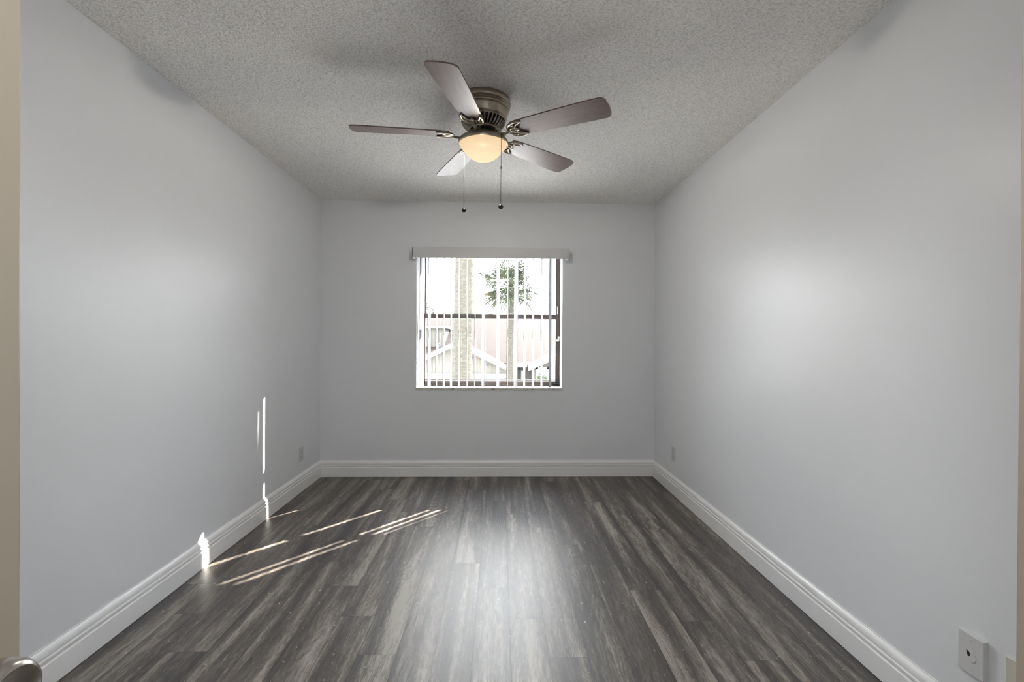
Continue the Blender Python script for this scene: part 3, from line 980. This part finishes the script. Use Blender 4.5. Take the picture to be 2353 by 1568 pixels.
def palm(label, base, top, r0, r1, zlo, mat, nfr, scale, seed):
    rr = random.Random(seed)
    random.seed(seed)
    root = thing('palm_tree', label, 'palm tree', base)
    bx, by, bz = base
    vs, fs = [], []
    n, m = 40, 160 if r0 > 0.17 else 90
    for i in range(m + 1):
        t = i / m
        cx, cy, cz = (top[0] - bx) * t, (top[1] - by) * t, (top[2] - bz) * t
        ringy = 0.018 * math.sin(i * 1.9) if r0 > 0.17 else 0.006 * math.sin(i * 2.0)
        for k in range(n):
            a = 2 * PI * k / n
            r = (r0 + (r1 - r0) * t) * (1 + ringy + rr.uniform(-0.03, 0.03))
            vs.append((cx + r * math.cos(a), cy + r * math.sin(a), cz))
    for i in range(m):
        for k in range(n):
            a, b = i * n + k, i * n + (k + 1) % n
            fs.append((a, b, b + n, a + n))
    fs.append(tuple(m * n + k for k in range(n)))
    tk = MB().add(vs, fs).build('trunk', mat, root)
    # dry leaf boots below the crown
    bt = MB()
    for k in range(26):
        a, h = rr.uniform(0, 2 * PI), rr.uniform(0.10, 0.75) * scale
        c = Vector((top[0] - bx, top[1] - by, top[2] - bz - h))
        d = Vector((math.cos(a), math.sin(a), 0))
        bt.tube([c + d * r1 * 0.8, c + d * (r1 + 0.05) + Vector((0, 0, 0.10)), c + d * (r1 + 0.09) + Vector((0, 0, 0.19))], [0.035, 0.025, 0.012], 5, 0.5)
    bt.build('leaf_boots', MAT['bark2'], root)
    pe, lf = fan_leaf()
    p0 = pe.build('frond', MAT['frond'], root)
    l0 = lf.build('leaf_fan', MAT['frond'], p0, angle=80)
    for k in range(nfr):
        o = p0 if k == 0 else dup(p0, root)
        a = k * 2.39996 + rr.uniform(-0.2, 0.2)
        tt = (k + 0.5) / nfr
        elv = math.radians(82 - 128 * tt ** 0.85)      # from upright in the heart to hanging below
        o.location = (top[0] - bx, top[1] - by, top[2] - bz)
        o.rotation_euler = (rr.uniform(-0.5, 0.5), -elv, a)
        s_ = scale * rr.uniform(0.88, 1.06)
        o.scale = (s_, s_, s_)
    return root


palm('thick rough palm trunk standing close outside the window, crown out of view', (-0.89, 10.5, GZ), (-0.66, 10.5, 7.2), 0.215, 0.20, 0, MAT['bark'], 30, 1.6, 3)
p2 = palm('slender fan palm with a full green crown, standing in front of the salmon roof', (0.38, 17.0, GZ), (0.40, 17.0, 3.05), 0.145, 0.125, 0, MAT['bark2'], 44, 1.30, 11)
# one yellowed frond on the slender palm
yf = [c for c in p2.children if c.name.startswith('frond')][22]
yl = yf.children[0]
yl.data = yl.data.copy()
yl.data.materials[0] = MAT['frond_old']
yf['label'] = 'yellowed dry frond'
yf.rotation_euler = (0.3, math.radians(18), math.radians(-165))


# ---------------------------------------------------------------- leafy trees and shrub
def leafy_plant(name, label, cat, base, crown, rad, nl, ls, mat, seed, trunk=True):
    rr = random.Random(seed)
    root = thing(name, label, cat, base)
    bx, by, bz = base
    if trunk:
        MB().tube([(0, 0, 0), (0.1, 0, (crown[2] - bz) * 0.5), (crown[0] - bx, crown[1] - by, crown[2] - bz)], [0.16, 0.12, 0.06], 10).build('trunk', MAT['bark2'], root)
    else:
        st = MB()
        for k in range(9):
            a = rr.uniform(0, 2 * PI)
            st.tube([(0, 0, 0), (0.15 * math.cos(a), 0.15 * math.sin(a), (crown[2] - bz) * 0.6), (0.6 * rad[0] * math.cos(a), 0.6 * rad[1] * math.sin(a), crown[2] - bz)], 0.018, 5)
        st.build('stem', MAT['bark2'], root)
    lf = MB()
    for k in range(nl):
        while True:
            p = Vector((rr.uniform(-1, 1), rr.uniform(-1, 1), rr.uniform(-1, 1)))
            if 0.25 < p.length < 1: break
        p = Vector((p.x * rad[0] + crown[0] - bx, p.y * rad[1] + crown[1] - by, p.z * rad[2] + crown[2] - bz))
        d = Vector((rr.gauss(0, 1), rr.gauss(0, 1), rr.gauss(0, 0.7))).normalized()
        e_ = d.cross(Vector((rr.gauss(0, 1), rr.gauss(0, 1), rr.gauss(0, 1)))).normalized()
        s_ = ls * rr.uniform(0.7, 1.3)
        lf.add([p, p + d * s_ * 0.5 + e_ * s_ * 0.22, p + d * s_, p + d * s_ * 0.5 - e_ * s_ * 0.22], [(0, 1, 2, 3)])
    lf.build('foliage', mat, root, smooth=False)
    return root


leafy_plant('tree', 'small leafy tree rising behind the left end of the salmon roof', 'tree', (-4.9, 36.0, GZ), (-5.6, 36.0, 3.1), (0.8, 0.8, 1.2), 800, 0.20, MAT['leaf'], 5)
leafy_plant('tree', 'low green treetop just over the roof ridge beside the slender palm', 'tree', (-0.5, 36.0, GZ), (-0.6, 36.0, 2.35), (1.3, 0.9, 0.85), 700, 0.18, MAT['leaf'], 8)
leafy_plant('shrub', 'lime green shrub in front of the white porch window', 'shrub', (1.70, 18.35, GZ), (1.70, 18.35, -0.75), (0.38, 0.3, 0.55), 420, 0.17, MAT['leaf_light'], 9, False)
